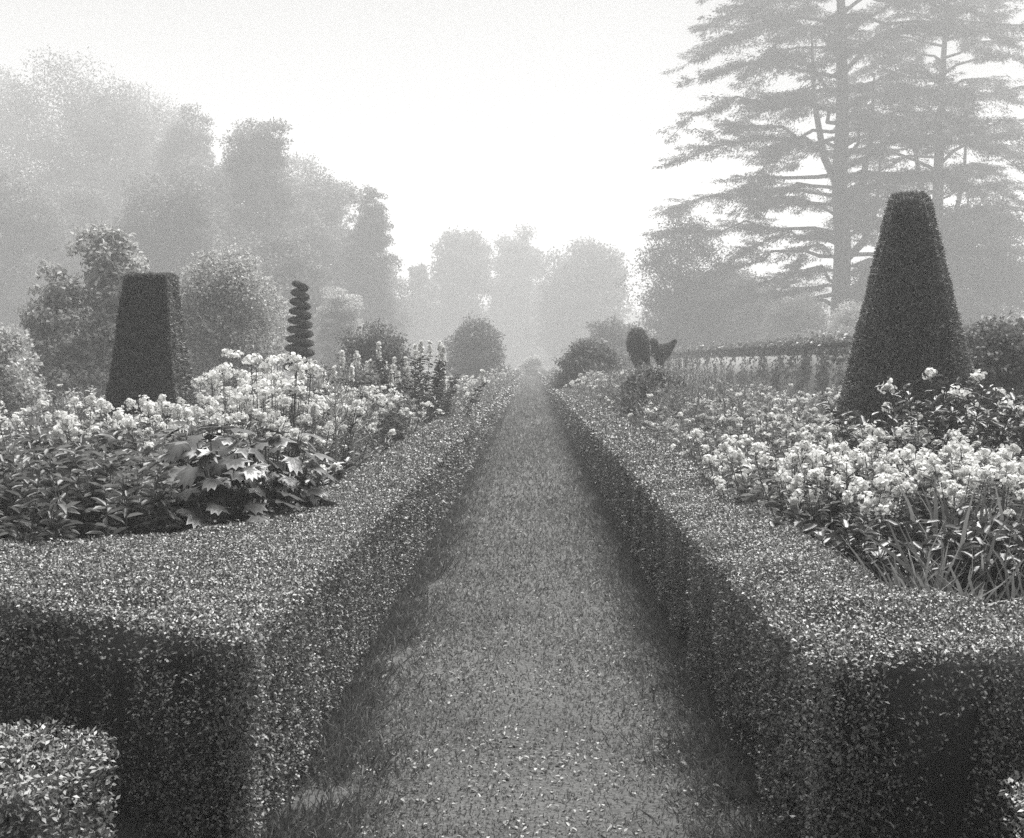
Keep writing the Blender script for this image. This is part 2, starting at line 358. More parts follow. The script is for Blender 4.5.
# leaning club and bird
def blob(mb, core, R, pts, rads, n, ln=.07, w=.024, seed=0):
    pts = np.asarray(pts, float); s = R.uniform(0, len(pts) - 1.001, n); i = s.astype(int); f = (s - i)[:, None]
    C0 = pts[i] * (1 - f) + pts[i + 1] * f; r = np.interp(s, np.arange(len(rads)), rads)
    T = nrm(pts[i + 1] - pts[i]); d = rdir(R, n); d = d - T * np.sum(d * T, 1, keepdims=True) * .75; d = nrm(d)
    needles(mb, R, C0 + d * r[:, None], d, ln, w, .02, seed, .02)
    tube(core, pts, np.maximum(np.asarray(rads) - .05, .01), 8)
Yb = 30.
t = thing('club_topiary', 'dark clipped yew club with a rounded top, leaning beside the bird topiary', 'topiary', (X_at(640, Yb), Yb, .2))
R = rng(37); mb = MB(); core = MB(); zz = lambda y: Z_at(y, Yb) - .2; xx = lambda p: (p - 640) * Yb / F
blob(mb, core, R, [(xx(641), 0, 0), (xx(641), 0, zz(372)), (xx(642.5), 0, zz(366)), (xx(641), 0, zz(356)), (xx(638.5), 0, zz(345)), (xx(636), 0, zz(336)), (xx(635), 0, zz(332))], [.08, .10, .15, .23, .27, .21, .07], 16000, seed=37)
mb.build('foliage', M['yew'], t); core.build('dark_core', M['yew_core'], t)
t = thing('bird_topiary', 'small yew bird with an upswept tail, perched above the flowers', 'topiary', (X_at(659, Yb), Yb - .3, .2))
R = rng(38); mb = MB(); core = MB(); xx = lambda p: (p - 657) * Yb / F
blob(mb, core, R, [(xx(657), 0, 0), (xx(657), 0, zz(362)), (xx(657), 0, zz(355))], [.05, .06, .08], 6000, seed=38)
blob(mb, core, R, [(xx(648), 0, zz(343)), (xx(650.5), 0, zz(342)), (xx(652.5), 0, zz(346)), (xx(655), 0, zz(351)), (xx(659), 0, zz(353)), (xx(663.5), 0, zz(350)), (xx(668), 0, zz(346)), (xx(672), 0, zz(341))], [.015, .075, .075, .17, .21, .15, .08, .03], 11000, .05, .018, seed=39)
mb.build('foliage', M['yew'], t); core.build('dark_core', M['yew_core'], t)

# ------------------------------------------------------------------ trees and shrubs
def tree(name, label, cat, px0, px1, ytop, ybot, Y, seed, shape='round', leaf=.13, n=15000, mt='tree_leaf', nl=10, nc=16, flat=.7, tr=None, group=None, tpl=RH, asp=.62, depth=.8, gap=.85, clr=.10, droop=0.):
    R = rng(seed)
    if Y >= 36 and name not in ('dome_bush', 'clipped_bush') and 'club' not in label: Y *= 2.35; leaf *= 1.75; n = int(n * 2.5)
    nl = int(nl * 1.5); w = (px1 - px0) * Y / F; zt = Z_at(ytop, Y); zb = max(.15, Z_at(ybot + 25, Y)); h = zt - zb
    t = thing(name, label, cat, (X_at((px0 + px1) / 2, Y), Y, 0), group)
    env = {'round': lambda q: np.sqrt(np.maximum(.03, 1 - (2 * q - 1) ** 2)), 'dome': lambda q: np.sqrt(np.maximum(.03, 1 - q ** 2)) * .95,
           'cone': lambda q: 1.02 - q * .86, 'egg': lambda q: np.sqrt(np.maximum(.03, 1 - (np.abs(q - .38) / .62) ** 2.2))}[shape]
    q = (np.arange(nl) + R.uniform(.1, .9, nl)) / nl; R.shuffle(q); q = .1 + .8 * q
    lr = np.minimum(w * R.uniform(.17, .36, nl), h * .30); ph = R.uniform(0, 6.28) + np.arange(nl) * 2.4
    er = env(q) * w / 2; rad = np.maximum(0, er - lr * .9) * R.uniform(.75, 1.08, nl)
    lc = np.column_stack([rad * np.cos(ph), rad * np.sin(ph) * depth, zb + h * q]); lc[:, 2] = np.clip(lc[:, 2], zb + lr * .5, zt - lr * .75)
    tk = np.argmax(lc[:, 2]); lc[tk, 2] = zt - lr[tk] * .8; lc[tk, :2] *= .4
    wood = MB(); tr = tr or max(.05, w * .035)
    tz = np.array([0, zb * .5 + .1, zb + .25 * h, zb + .55 * h, zb + .8 * h]); tp = np.column_stack([R.normal(size=5) * w * .02 * np.array([0, .5, 1, 1.5, 1.5]), R.normal(size=5) * w * .015, tz])
    tube(wood, tp, np.array([1.25, .95, .75, .45, .15]) * tr, 8)
    CP = []; CR = []; nc = int(nc * 1.5)
    for i in range(nl):
        za = max(.2, min(lc[i, 2] - lr[i] * .6, tz[-1]) - .25 * np.hypot(*lc[i, :2])); a = np.array([np.interp(za, tz, tp[:, 0]), np.interp(za, tz, tp[:, 1]), za])
        mid = (a + lc[i]) / 2 + R.normal(size=3) * lr[i] * .15; tube(wood, [a, mid, lc[i]], [tr * .35, tr * .24, tr * .12], 5)
        d = rdir(R, nc); d[:, 2] = d[:, 2] * .9 + .12; cp = lc[i] + d * lr[i] * R.uniform(.45, 1.05, nc)[:, None] * np.array([1, 1, .85])
        cp = cp[R.uniform(size=nc) < gap]
        tubes2(wood, np.tile(lc[i], (len(cp), 1)), cp, tr * .08, tr * .02)
        CP.append(cp); CR.append(np.full(len(cp), lr[i] * .31) * R.uniform(.5, 1.6, len(cp)))
    CP = np.concatenate(CP); CR = np.concatenate(CR)
    hi, lo_ = (CP[:, 0] + CR * .8).max(), (CP[:, 0] - CR * .8).min(); CP[:, 0] = (CP[:, 0] - (hi + lo_) / 2) * np.clip(w / (hi - lo_), .8, 1.5)
    pr = CR ** 2; pick = R.choice(len(CP), n, p=pr / pr.sum())
    off = rdir(R, n) * (R.uniform(0, 1, n) ** .4)[:, None] * np.array([1.15, 1.15, flat])
    off[:, 2] -= droop * (off[:, 0] ** 2 + off[:, 1] ** 2)
    P = CP[pick] + off * CR[pick][:, None] + R.normal(size=(n, 3)) * clr * .8 * CR[pick][:, None]
    P[:, 2] = np.maximum(P[:, 2], .12)
    D = rdir(R, n) + off * .5 - np.array([0, 0, .3 + droop]); NN = R.normal(size=(n, 3)) * .5 + np.array([0, 0, .6]) + off * 1.1
    mb = MB(); leaves(mb, tpl, P, D, NN, leaf * R.uniform(.65, 1.35, n), leaf * asp * R.uniform(.7, 1.3, n))
    wood.build('trunk', M['bark'], t); mb.build('crown', M[mt], t)
    return t
# far avenue
FT = 'trees in the mist beyond the end of the path'
tree('broadleaf_tree', 'misty round-headed tree beyond the path end, seen above the dome-shaped bush', 'tree', 418, 496, 234, 345, 90, 41, 'round', .34, 13000, group=FT, nl=11)
tree('broadleaf_tree', 'tallest narrow-topped tree in the mist straight beyond the end of the path', 'tree', 474, 549, 229, 350, 97, 42, 'egg', .36, 13000, group=FT, nl=11)
tree('broadleaf_tree', 'wide flat-topped misty tree above the low bush beside the path', 'tree', 530, 634, 243, 352, 86, 43, 'round', .33, 17000, group=FT, nl=14)
tree('broadleaf_tree', 'small faint tree in the gap where the tall wood meets the misty avenue', 'tree', 392, 440, 266, 350, 84, 44, 'egg', .32, 9000, group=FT, nl=8)
tree('broadleaf_tree', 'low faint tree closing the view behind the arched bush at the path end', 'tree', 470, 600, 284, 362, 103, 45, 'dome', .36, 12000, group=FT, nl=12)
tree('broadleaf_tree', 'low faint tree behind the dome-shaped bush on its short trunk', 'tree', 395, 490, 292, 362, 96, 46, 'dome', .36, 9000, group=FT, nl=9)
tree('broadleaf_tree', 'low faint tree under the sky gap beside the leaning club topiary', 'tree', 575, 660, 322, 362, 88, 47, 'dome', .34, 9000, group=FT, nl=9)
# wood behind the obelisk
LT = 'trees of the wood behind the obelisk and spiral'
tree('broadleaf_tree', 'palest tall spreading tree, its top lost in mist above the obelisk', 'tree', -10, 188, 68, 300, 66, 51, 'round', .2, 32000, group=LT, nl=20, gap=.75)
tree('broadleaf_tree', 'thin-crowned loose tree showing sky between its boughs, beside the dome-topped tree', 'tree', 142, 236, 110, 300, 62, 53, 'round', .19, 16000, group=LT, nl=15, gap=.6)
tree('broadleaf_tree', 'dense dome-topped tall tree standing above the pale shrub mass', 'tree', 214, 305, 119, 330, 52, 54, 'egg', .165, 26000, group=LT, nl=15)
tree('broadleaf_tree', 'broad misty tree between the dome-topped tree and the drooping conifer', 'tree', 275, 372, 172, 340, 60, 55, 'round', .18, 22000, group=LT, nl=13)
tree('conifer_tree', 'drooping conifer at the edge of the wood, against the open sky', 'tree', 338, 408, 186, 362, 55, 56, 'cone', .16, 22000, 'cedar', group=LT, nl=18, nc=18, flat=.35, asp=.4, droop=.5)
tree('broadleaf_tree', 'middle-height dark bushy tree just above the pale large-leaved one', 'tree', 95, 235, 178, 330, 44, 57, 'round', .15, 26000, group=LT, nl=15)
tree('broadleaf_tree', 'bushy tree at the picture edge beyond the large-leaved tree', 'tree', -60, 75, 165, 345, 48, 58, 'round', .16, 22000, group=LT, nl=13)
tree('broadleaf_tree', 'lower dark tree behind the spiral topiary', 'tree', 225, 335, 232, 350, 42, 59, 'round', .14, 22000, group=LT, nl=13)
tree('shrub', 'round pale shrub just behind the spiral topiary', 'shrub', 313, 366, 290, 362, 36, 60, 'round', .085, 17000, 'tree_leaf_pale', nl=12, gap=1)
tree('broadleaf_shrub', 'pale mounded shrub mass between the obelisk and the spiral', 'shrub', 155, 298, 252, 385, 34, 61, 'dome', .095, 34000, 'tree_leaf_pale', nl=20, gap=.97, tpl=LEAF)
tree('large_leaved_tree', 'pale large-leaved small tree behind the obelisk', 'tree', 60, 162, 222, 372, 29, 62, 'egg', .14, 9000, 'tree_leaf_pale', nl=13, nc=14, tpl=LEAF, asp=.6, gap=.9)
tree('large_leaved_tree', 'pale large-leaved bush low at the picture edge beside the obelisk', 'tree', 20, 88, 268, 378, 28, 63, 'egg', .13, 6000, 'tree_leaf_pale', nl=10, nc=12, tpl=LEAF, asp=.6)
tree('shrub', 'dusky low shrub between the spiral and the drooping conifer', 'shrub', 330, 425, 326, 385, 33, 64, 'dome', .09, 15000, 'tree_leaf', nl=12)
tree('dome_bush', 'dome-shaped bush on a short trunk beside the far hedge', 'bush', 438, 511, 321, 372, 68, 65, 'dome', .17, 16000, 'tree_leaf', nl=14, nc=18, gap=1)
tree('shrub', 'low spreading dark shrub just before the club topiary', 'shrub', 550, 628, 341, 368, 40, 66, 'dome', .11, 10000, 'tree_leaf', nl=11)
tree('shrub', 'leafy shrub hiding the feet of the club and bird topiary', 'shrub', 608, 694, 366, 402, 24.5, 68, 'dome', .09, 9000, 'tree_leaf', nl=12, gap=1)
tree('shrub', 'leafy shrub against the wall at the picture edge, just past the tall cone', 'shrub', 948, 1060, 322, 440, 17.5, 69, 'dome', .075, 14000, 'tree_leaf', nl=13, gap=1)
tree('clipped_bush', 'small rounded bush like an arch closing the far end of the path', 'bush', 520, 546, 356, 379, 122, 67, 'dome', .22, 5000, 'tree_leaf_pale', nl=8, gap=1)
tree('broadleaf_tree', 'broad dark understorey tree filling the wood above the obelisk top', 'tree', 20, 150, 185, 350, 54, 160, 'dome', .16, 24000, group=LT, nl=14)
tree('broadleaf_tree', 'understorey tree between the dome-topped tree and the large-leaved one', 'tree', 130, 260, 205, 350, 50, 161, 'dome', .16, 24000, group=LT, nl=14)
tree('broadleaf_tree', 'understorey tree below the dome-topped tree, above the spiral', 'tree', 245, 350, 205, 352, 54, 162, 'dome', .16, 22000, group=LT, nl=13)
tree('broadleaf_tree', 'faint understorey tree behind the drooping conifer', 'tree', 330, 420, 262, 358, 66, 163, 'dome', .17, 16000, group=LT, nl=11)
tree('broadleaf_tree', 'tall faint spreading tree at the very edge of the wood', 'tree', -120, 60, 60, 300, 70, 164, 'round', .2, 22000, group=LT, nl=16, gap=.75)
tree('broadleaf_tree', 'faint tree whose crown joins the palest tree and the loose one', 'tree', 105, 215, 150, 320, 68, 165, 'egg', .2, 20000, group=LT, nl=13, gap=.8)
tree('broadleaf_tree', 'leafy tree closing the notch beside the dome-topped tree', 'tree', 178, 262, 152, 330, 58, 166, 'egg', .18, 18000, group=LT, nl=13)
tree('shrub', 'mid-grey shrub at the picture edge, lower than the large-leaved bush', 'shrub', -60, 42, 322, 400, 24, 167, 'dome', .09, 12000, 'tree_leaf_pale', nl=12, gap=1)
tree('broadleaf_tree', 'tall pale tree linking the palest tree with the loose-crowned one', 'tree', 70, 214, 92, 320, 76, 168, 'round', .2, 24000, group=LT, nl=16, gap=.8)
tree('broadleaf_tree', 'pale tree whose shoulder slopes from the dome-topped tree to the conifer', 'tree', 258, 358, 150, 340, 74, 169, 'round', .2, 20000, group=LT, nl=14, gap=.8)
# behind the wall
RT = 'trees beyond the garden wall'
tree('broadleaf_tree', 'pale misty tree just beside the cedar, above the club topiary', 'tree', 622, 735, 208, 352, 110, 71, 'egg', .23, 26000, group=RT, nl=15)
tree('broadleaf_tree', 'rounded dark tree low behind the wall under the cedar boughs', 'tree', 678, 775, 268, 350, 60, 72, 'dome', .18, 18000, group=RT, nl=12)
tree('shrub', 'leafy shrub showing over the wall below the cedar trunk', 'shrub', 752, 835, 296, 352, 42, 73, 'dome', .11, 16000, 'tree_leaf_pale', group=RT, nl=12)
tree('shrub', 'leafy shrub showing over the wall beside the tall cone', 'shrub', 815, 905, 305, 356, 36, 74, 'dome', .10, 15000, 'tree_leaf_pale', group=RT, nl=12)
tree('broadleaf_tree', 'darker bushy tree behind the tall cone at the picture edge', 'tree', 895, 1045, 205, 352, 50, 75, 'round', .16, 24000, group=RT, nl=14)

tree('broadleaf_tree', 'mid-grey tree filling the space beneath the cedar, behind the wall', 'tree', 715, 800, 290, 352, 64, 171, 'dome', .18, 24000, group=RT, nl=14)
tree('broadleaf_tree', 'small faint tree standing where the wall ends beside the bird', 'tree', 640, 720, 285, 355, 60, 172, 'dome', .17, 14000, group=RT, nl=11)
tree('broadleaf_tree', 'bushy tree beyond the wall directly behind the tall cone', 'tree', 835, 955, 255, 352, 52, 173, 'dome', .17, 20000, group=RT, nl=13)
# cedars: tiers of long level boughs, flat needle plates with hanging fringe
def cedar(label, px, Y, ztop, seed, tr, blen, nb, z0, lean=0):
    R = rng(seed); t = thing('cedar_tree', label, 'tree', (X_at(px, Y), Y, 0), RT)
    wood = MB(); fo = MB()
    zs = np.linspace(0, ztop, 9); tp = np.column_stack([lean * (zs / ztop) ** 2 + R.normal(size=9) * .18, R.normal(size=9) * .15, zs])
    tube(wood, tp, tr * np.array([1.5, 1.1, 1., .92, .8, .62, .45, .28, .08]), 10)
    for zf, px_, py_, pz_ in ((.30, 3.2, -.6, 15), (.36, -2.6, 1.2, 17), (.22, 4.4, 1.5, 11)):
        zq = ztop * zf; a = np.array([np.interp(zq, zs, tp[:, 0]), np.interp(zq, zs, tp[:, 1]), zq])
        tube(wood, [a, a + np.array([px_ * .55, py_ * .6, pz_ * .2]), a + np.array([px_ * .9, py_, pz_ * .55]), a + np.array([px_, py_, pz_])], [tr * .55, tr * .45, tr * .32, tr * .1], 7)
    P_, D_ = [], []
    for i in range(nb):
        q = (i + R.uniform(0, .9)) / nb; z = z0 + (ztop - z0) * q
        Lb = blen * np.sqrt(max(.05, 1 - q ** 5)) * R.uniform(.55, 1.12); ph = i * 2.4 + R.uniform(-.5, .5)
        a = np.array([np.interp(z, zs, tp[:, 0]), np.interp(z, zs, tp[:, 1]), z]); d = np.array([math.cos(ph), math.sin(ph), 0])
        sarr = np.linspace(0, 1, 8); rise = R.uniform(-.05, .6); curve = a + d * (Lb * sarr)[:, None]
        curve[:, 2] += Lb * (rise * sarr - (rise * .85 + R.uniform(.0, .26)) * sarr ** 2.4); curve[1:-1] += R.normal(size=(6, 3)) * Lb * .02
        tube(wood, curve, tr * .30 * (1 - .9 * sarr) * (.4 + .6 * Lb / blen), 6)
        ns = int(22 * Lb / blen) + 12; sd = R.uniform(.2, 1, ns) ** .8; side = np.where(np.arange(ns) % 2, 1, -1)
        base = np.column_stack([np.interp(sd, sarr, curve[:, k]) for k in range(3)])
        dirs = d + np.column_stack([-d[1] * side, d[0] * side, np.zeros(ns)]) * R.uniform(.3, 1.4, ns)[:, None]; dirs = nrm(dirs); dirs[:, 2] += R.uniform(-.42, .16, ns)
        sl = Lb * (.09 + .19 * (1 - sd)) * R.uniform(.5, 1.3, ns); tips = base + dirs * sl[:, None]
        tubes2(wood, base, tips, tr * .035, tr * .008)
        for b_, t_, l_ in zip(base, tips, sl):
            m = int(32 + 38 * l_); s = R.uniform(.02, 1.12, m); wv = .13 * l_ + .16
            p = b_ + (t_ - b_) * s[:, None] + R.normal(size=(m, 3)) * np.array([wv, wv, .08]) * (.45 + .55 * np.sin(s * 2.8))[:, None]
            p[:, 2] -= np.abs(R.normal(size=m)) * .12
            P_.append(p); D_.append(np.tile(nrm(t_ - b_), (m, 1)))
    P = np.concatenate(P_); D = np.concatenate(D_); n = len(P)
    D = D + R.normal(size=(n, 3)) * np.array([.6, .6, .35]) - np.array([0, 0, .3]); NN = R.normal(size=(n, 3)) * .5 + np.array([0, 0, 1.])
    leaves(fo, RH, P, D, NN, R.uniform(.22, .55, n), R.uniform(.06, .13, n))
    wood.build('trunk', M['bark'], t); fo.build('crown', M['cedar'], t)
    return t
cedar('great spreading cedar with a tall straight trunk and level layered boughs', 842, 118, 54, 81, .85, 20.5, 100, 6.5, .1)
cedar('second cedar with its trunk rising behind the top of the tall cone', 934, 134, 50, 82, .7, 16.5, 50, 10.0, 2.2)

# far wood, one mass closing the horizon all round
R = rng(91); mb = MB(); n = 60000
a = R.uniform(-1.25, 1.25, n); rad = R.uniform(150, 175, n); X = np.sin(a) * rad * .72; Y = np.cos(a) * 20 + rad * .85 + 10
X = R.uniform(-205, 205, n); Y = R.uniform(345, 385, n) - .003 * X ** 2
ht = 11 + 3.5 * np.sin(X * .09) + 2.5 * np.sin(X * .23 + 1) + np.minimum(14, np.abs(X) * .12)
Z = ht * R.uniform(0, 1, n) ** .7
D = rdir(R, n); leaves(mb, RH, np.column_stack([X, Y, Z]), D, rdir(R, n) + np.array([0, 0, .6]), R.uniform(.9, 2., n), R.uniform(.6, 1.3, n))
tag(mb.build('woods', M['tree_leaf']), 'faint misty woodland closing the horizon', 'woodland', kind='stuff')

# ------------------------------------------------------------------ garden wall and ivy
WA, WB = (9.45, 22.), (7.9, 72.)
def wall_pt(s): return np.array([WA[0] + (WB[0] - WA[0]) * s, WA[1] + (WB[1] - WA[1]) * s])
t = thing('garden_wall', 'pale brick garden wall with a stone coping, half hidden by ivy', 'wall', (WA[0], WA[1], 0), rz=math.atan2(WB[0] - WA[0], -(WB[1] - WA[1])) + math.pi)
ln = math.hypot(WB[0] - WA[0], WB[1] - WA[1])
t.rotation_euler = (0, 0, -math.atan2(WB[0] - WA[0], WB[1] - WA[1]))
mb = MB(); box(mb, 0, .34, 0, ln, 0, 2.16); mb.build('brickwork', M['brick'], t)
mb = MB(); box(mb, -.05, .39, -.03, ln + .03, 2.16, 2.27); mb.build('coping', M['coping'], t)
R = rng(95); mb = MB(); n = 56000
s = R.uniform(0, 1, n); y = s * ln; z = R.uniform(.1, 2.3, n); dd = sinnoise(np.column_stack([y * 0, y, z * .6]), 1.1, 96)
k = R.uniform(-1, 1, n) < dd * 1.5 + (z > 2.0) * 1.5 - .25; y, z = y[k], z[k]; n = len(y)
x = -np.abs(R.normal(size=n)) * .12 - .02 ; topm = z > 2.1; x[topm] = R.uniform(-.25, .5, topm.sum()); z[topm] = 2.27 + np.abs(R.normal(size=topm.sum())) * .13
n = 22000; x = np.concatenate([x, R.uniform(-.3, .45, n)]); y = np.concatenate([y, R.uniform(0, ln, n)]); z = np.concatenate([z, np.where(R.uniform(size=n) < .6, 2.28 + np.abs(R.normal(size=n)) * .08, R.uniform(2.0, 2.3, n))]); x[-n:] = np.where(z[-n:] < 2.28, -.08 - np.abs(R.normal(size=n)) * .05, x[-n:]); n = len(x)
mb2 = MB(); leaves(mb2, LEAF, np.column_stack([x, y, z]), np.column_stack([R.normal(size=n) * .5 - .3, R.normal(size=n) * .7, -np.abs(R.normal(size=n))]), np.column_stack([-np.ones(n), R.normal(size=n) * .6, R.uniform(0, 1.2, n)]), R.uniform(.09, .17, n), R.uniform(.07, .13, n))
o = mb2.build('ivy', M['herb_pale'], None); o.location = t.location; o.rotation_euler = t.rotation_euler
tag(o, 'ivy spilling over the coping and down the garden wall', 'ivy')

# ------------------------------------------------------------------ border plants
def stems(R, n, h, spread, lean=.25):
    a = R.uniform(0, 6.28, n); r = spread * np.sqrt(R.uniform(0, 1, n)) * .5
    A = np.column_stack([r * np.cos(a), r * np.sin(a), np.zeros(n)])
    hh = h * R.uniform(.68, 1.04, n); B = np.column_stack([r * np.cos(a) * (1 + lean * 4), r * np.sin(a) * (1 + lean * 4), hh]) + np.column_stack([R.normal(size=(n, 2)) * .03, np.zeros(n)])
    return A, B
def stem_leaves(mb, R, A, B, per, ln, w, lo=.12, hi=.95, tpl=LEAF, up=.35, mi=0, taper=.5):
    n = len(A); i = np.repeat(np.arange(n), per); m = len(i); u = lo + (hi - lo) * R.uniform(0, 1, m)
    P = A[i] + (B[i] - A[i]) * u[:, None]; a = R.uniform(0, 6.28, m)
    D = np.column_stack([np.cos(a), np.sin(a), R.normal(size=m) * .35 + up]); NN = np.column_stack([-np.cos(a) * .3, -np.sin(a) * .3, np.ones(m)]) + R.normal(size=(m, 3)) * .3
    sc = (1 - taper * u) * R.uniform(.7, 1.25, m); leaves(mb, tpl, P, D, NN, ln * sc, w * sc, mi)
def head(mb, R, c, r, n, fl, zs=.85, mi=0):
    o6 = np.array([[1, 0, 0], [0, 1, 0], [-1, 0, 0], [0, -1, 0], [0, 0, 1], [0, 0, -1]]) * r * .55 * np.array([1, 1, zs])
    mb.add(c + o6, [[0, 1, 4], [1, 2, 4], [2, 3, 4], [3, 0, 4], [1, 0, 5], [2, 1, 5], [3, 2, 5], [0, 3, 5]], mi)
    d = rdir(R, n); d[:, 2] = d[:, 2] * .9 + .25; d = nrm(d); 
    k = 5; sub = np.clip(R.normal(size=(k, 3)), -1.3, 1.3) * r * .4; w_ = R.randint(k, size=n)
    P = c + (sub[w_] + d * r * R.uniform(.35, .75, (n, 1))) * np.array([1, 1, zs])
    T = np.cross(d, rdir(R, n)); T = nrm(T); leaves(mb, FLO, P - T * fl / 2, T, d + R.normal(size=(n, 3)) * .35, fl * R.uniform(.8, 1.2, n), fl * R.uniform(.8, 1.2, n), mi)

def phlox(seed, h=1.0, ns=16, spread=.55, per=34, near=True, petal='petal', leafm='herb', headr=.062, name='phlox_plant', nh=None, fl=.025, ll=.105, lw=.03):
    R = rng(seed); A, B = stems(R, ns, h, spread); mb = MB()
    tubes2(mb, A, B, .005, .003, 1); stem_leaves(mb, R, A, B, per, ll, lw)
    nh = nh or ns
    if near:
        o = mb.build(name, [M[leafm], M['stem']])
        for b in B[:nh]:
            f = MB(); head(f, R, np.zeros(3), headr * R.uniform(.55, 1.3), R.randint(26, 62), fl, R.uniform(.7, 1.2)); f.build('flower_head', M[petal], o, loc=b)
    else:
        for b in B[:nh]: head(mb, R, b, headr * R.uniform(.6, 1.2), 18, fl * 1.3, .7, 2)
        o = mb.build(name, [M[leafm], M['stem'], M[petal]])
    return o
used = set()
def put(protos, X, Y, R, label, cat, group, s=1., z=.26, smin=.88, smax=1.12):
    p = protos[R.randint(len(protos))]
    if p.name in used: o = copy_tree(p)
    else: o = p; used.add(p.name)
    o.location = (X, Y, z); sc = s * R.uniform(smin, smax); o.scale = (sc * R.uniform(.95, 1.1), sc * R.uniform(.95, 1.1), sc); o.rotation_euler = (0, 0, R.uniform(0, 6.28))
    return tag(o, label, cat, group)
R = rng(101)
# --- phlox side: big near drift
NP = [phlox(110 + i, .78, 15, .5, 40, True, nh=11, headr=.055) for i in range(3)]
for i in range(26):
    Y = 6.75 + 2.2 * R.uniform(); X = max(1.72, X_at(R.uniform(770, 1010), Y)); X = 1.72 + (i % 9) * .17 + R.uniform(-.06, .06) if i < 18 else X
    put(NP, X, Y, R, 'white-flowered phlox plant in the dense near drift before the tall cone', 'phlox', 'phlox drift before the tall cone')
for i in range(9):
    Y = R.uniform(9.2, 10.8); put(NP, X_at(R.uniform(850, 1000), Y), Y, R, 'white phlox plant in the second row close under the tall cone', 'phlox', 'phlox row under the tall cone', 1.06)
FP = [phlox(120 + i, .82, 14, .6, 26, False, headr=.042, nh=6) for i in range(2)] + [phlox(124 + i, .80, 14, .6, 26, False, 'petal_dim', 'herb_pale', .035, nh=6) for i in range(2)]
for i in range(26):
    Y = R.uniform(9.8, 12.6); X = X_at(R.uniform(690, 850), Y)
    if X < 1.8: X = R.uniform(1.8, 3.)
    put(FP, X, Y, R, 'pale phlox plant in the drift between the low edging plants and the cone', 'phlox', 'pale drift in the middle of the cone-side bed', 1.0)
FAR = [phlox(130 + i, .85, 15, .7, 24, False, headr=.06, nh=14) for i in range(2)]
# low mixed edging
def mound(seed, h, w, nl, ln, lw, leafm, petal, nf, fl, tpl=LEAF, name='border_plant', sep=False):
    R = rng(seed); mb = MB(); n = nl
    d = rdir(R, n); d[:, 2] = np.abs(d[:, 2]); P = d * R.uniform(.35, 1, (n, 1)) ** .7 * np.array([w, w, h]) * (1 + .2 * sinnoise(d, 3, seed))[:, None]
    leaves(mb, tpl, P, d * .6 + rdir(R, n) * .7 + np.array([0, 0, .25]), d * .6 + R.normal(size=(n, 3)) * .5 + np.array([0, 0, .5]), ln * R.uniform(.6, 1.3, n), lw * R.uniform(.6, 1.3, n))
    k = max(6, n // 20); tubes2(mb, np.zeros((k, 3)) + R.normal(size=(k, 3)) * [.04, .04, 0], P[:k], .006, .003, 1)
    mats = [M[leafm], M['stem']]
    o = None
    if nf:
        d = rdir(R, nf); d[:, 2] = np.abs(d[:, 2]) * 1.2 + .15; d = nrm(d); C = d * np.array([w, w, h]) * R.uniform(.95, 1.15, (nf, 1))
        mats.append(M[petal])
        for c in C: head(mb, R, c, fl * .9, 9, fl, .6, 2)
    return mb.build(name, mats)
ED = [mound(140, .5, .3, 900, .05, .016, 'herb', 'petal_dim', 14, .03), mound(141, .55, .32, 900, .055, .014, 'herb_pale', 'petal', 16, .03), mound(142, .45, .32, 900, .045, .02, 'herb', 'petal', 8, .026)]
for i in range(46):
    Y = ysample(R, 1, 8.4, 17)[0]; X = R.uniform(1.55, 2.0) + .12 * (Y - 8) * R.uniform(0, 1)
    put(ED, X, Y, R, 'low small-leaved edging plant leaning on the hedge before the pale phlox', 'border plant', 'edging plants along the cone-side hedge', 1.)
MX = [mound(150, .8, .42, 1000, .075, .025, 'herb', 'petal_dim', 26, .045), mound(151, .75, .45, 1000, .07, .03, 'herb_pale', 'petal', 22, .05), mound(152, .9, .4, 1000, .09, .022, 'herb_pale', 'petal_dim', 14, .04), mound(153, .7, .4, 1100, .06, .03, 'herb', 'petal', 20, .05)]
for i in range(110):
    Y = ysample(R, 1, 14, 48)[0]; X = R.uniform(1.9, 7.6)
    if abs(X - Xc) < 1.2 and abs(Y - Yc) < 1.4: continue
    if 930 > CX + F * X / Y > 0 or True:
        put(MX, X, Y, R, 'mounded mixed border plant with small pale flowers before the garden wall', 'border plant', 'mixed plants before the garden wall', 1.0)
# feathery tall plants beside the hedge
def wispy(seed, h, ns, name='feathery_plant', leafm='herb'):
    R = rng(seed); mb = MB(); A, B = stems(R, ns, h, .5, .3); tubes2(mb, A, B, .006, .002, 1)
    stem_leaves(mb, R, A, B, 40, .12, .010, .15, 1., RH, .9, 0, .4); return mb.build(name, [M[leafm], M['stem']])
WP = [wispy(160, 1.35, 16), wispy(161, 1.2, 18, leafm='herb_pale')]
for i in range(20):
    Y = R.uniform(19, 34); X = R.uniform(1.8, 2.9)
    put(WP, X, Y, R, 'tall feathery grass-like plant beyond the hedge, below the club topiary', 'border plant', 'feathery plants below the club topiary')
for i in range(14):
    Y = R.uniform(24, 28); put(WP, R.uniform(2.2, 4.2), Y, R, 'tall feathery grass-like plant beyond the hedge, below the club topiary', 'border plant', 'feathery plants below the club topiary', 1.12)
for i in range(48):
    Y = ysample(R, 1, 28, 118)[0]; X = R.uniform(1.8, 3.6)
    put(FAR + FAR + MX, X, Y, R, 'far pale-flowered plant beside the misty end of the cone-side hedge', 'border plant', 'far flowers along the cone-side hedge', 1.2)
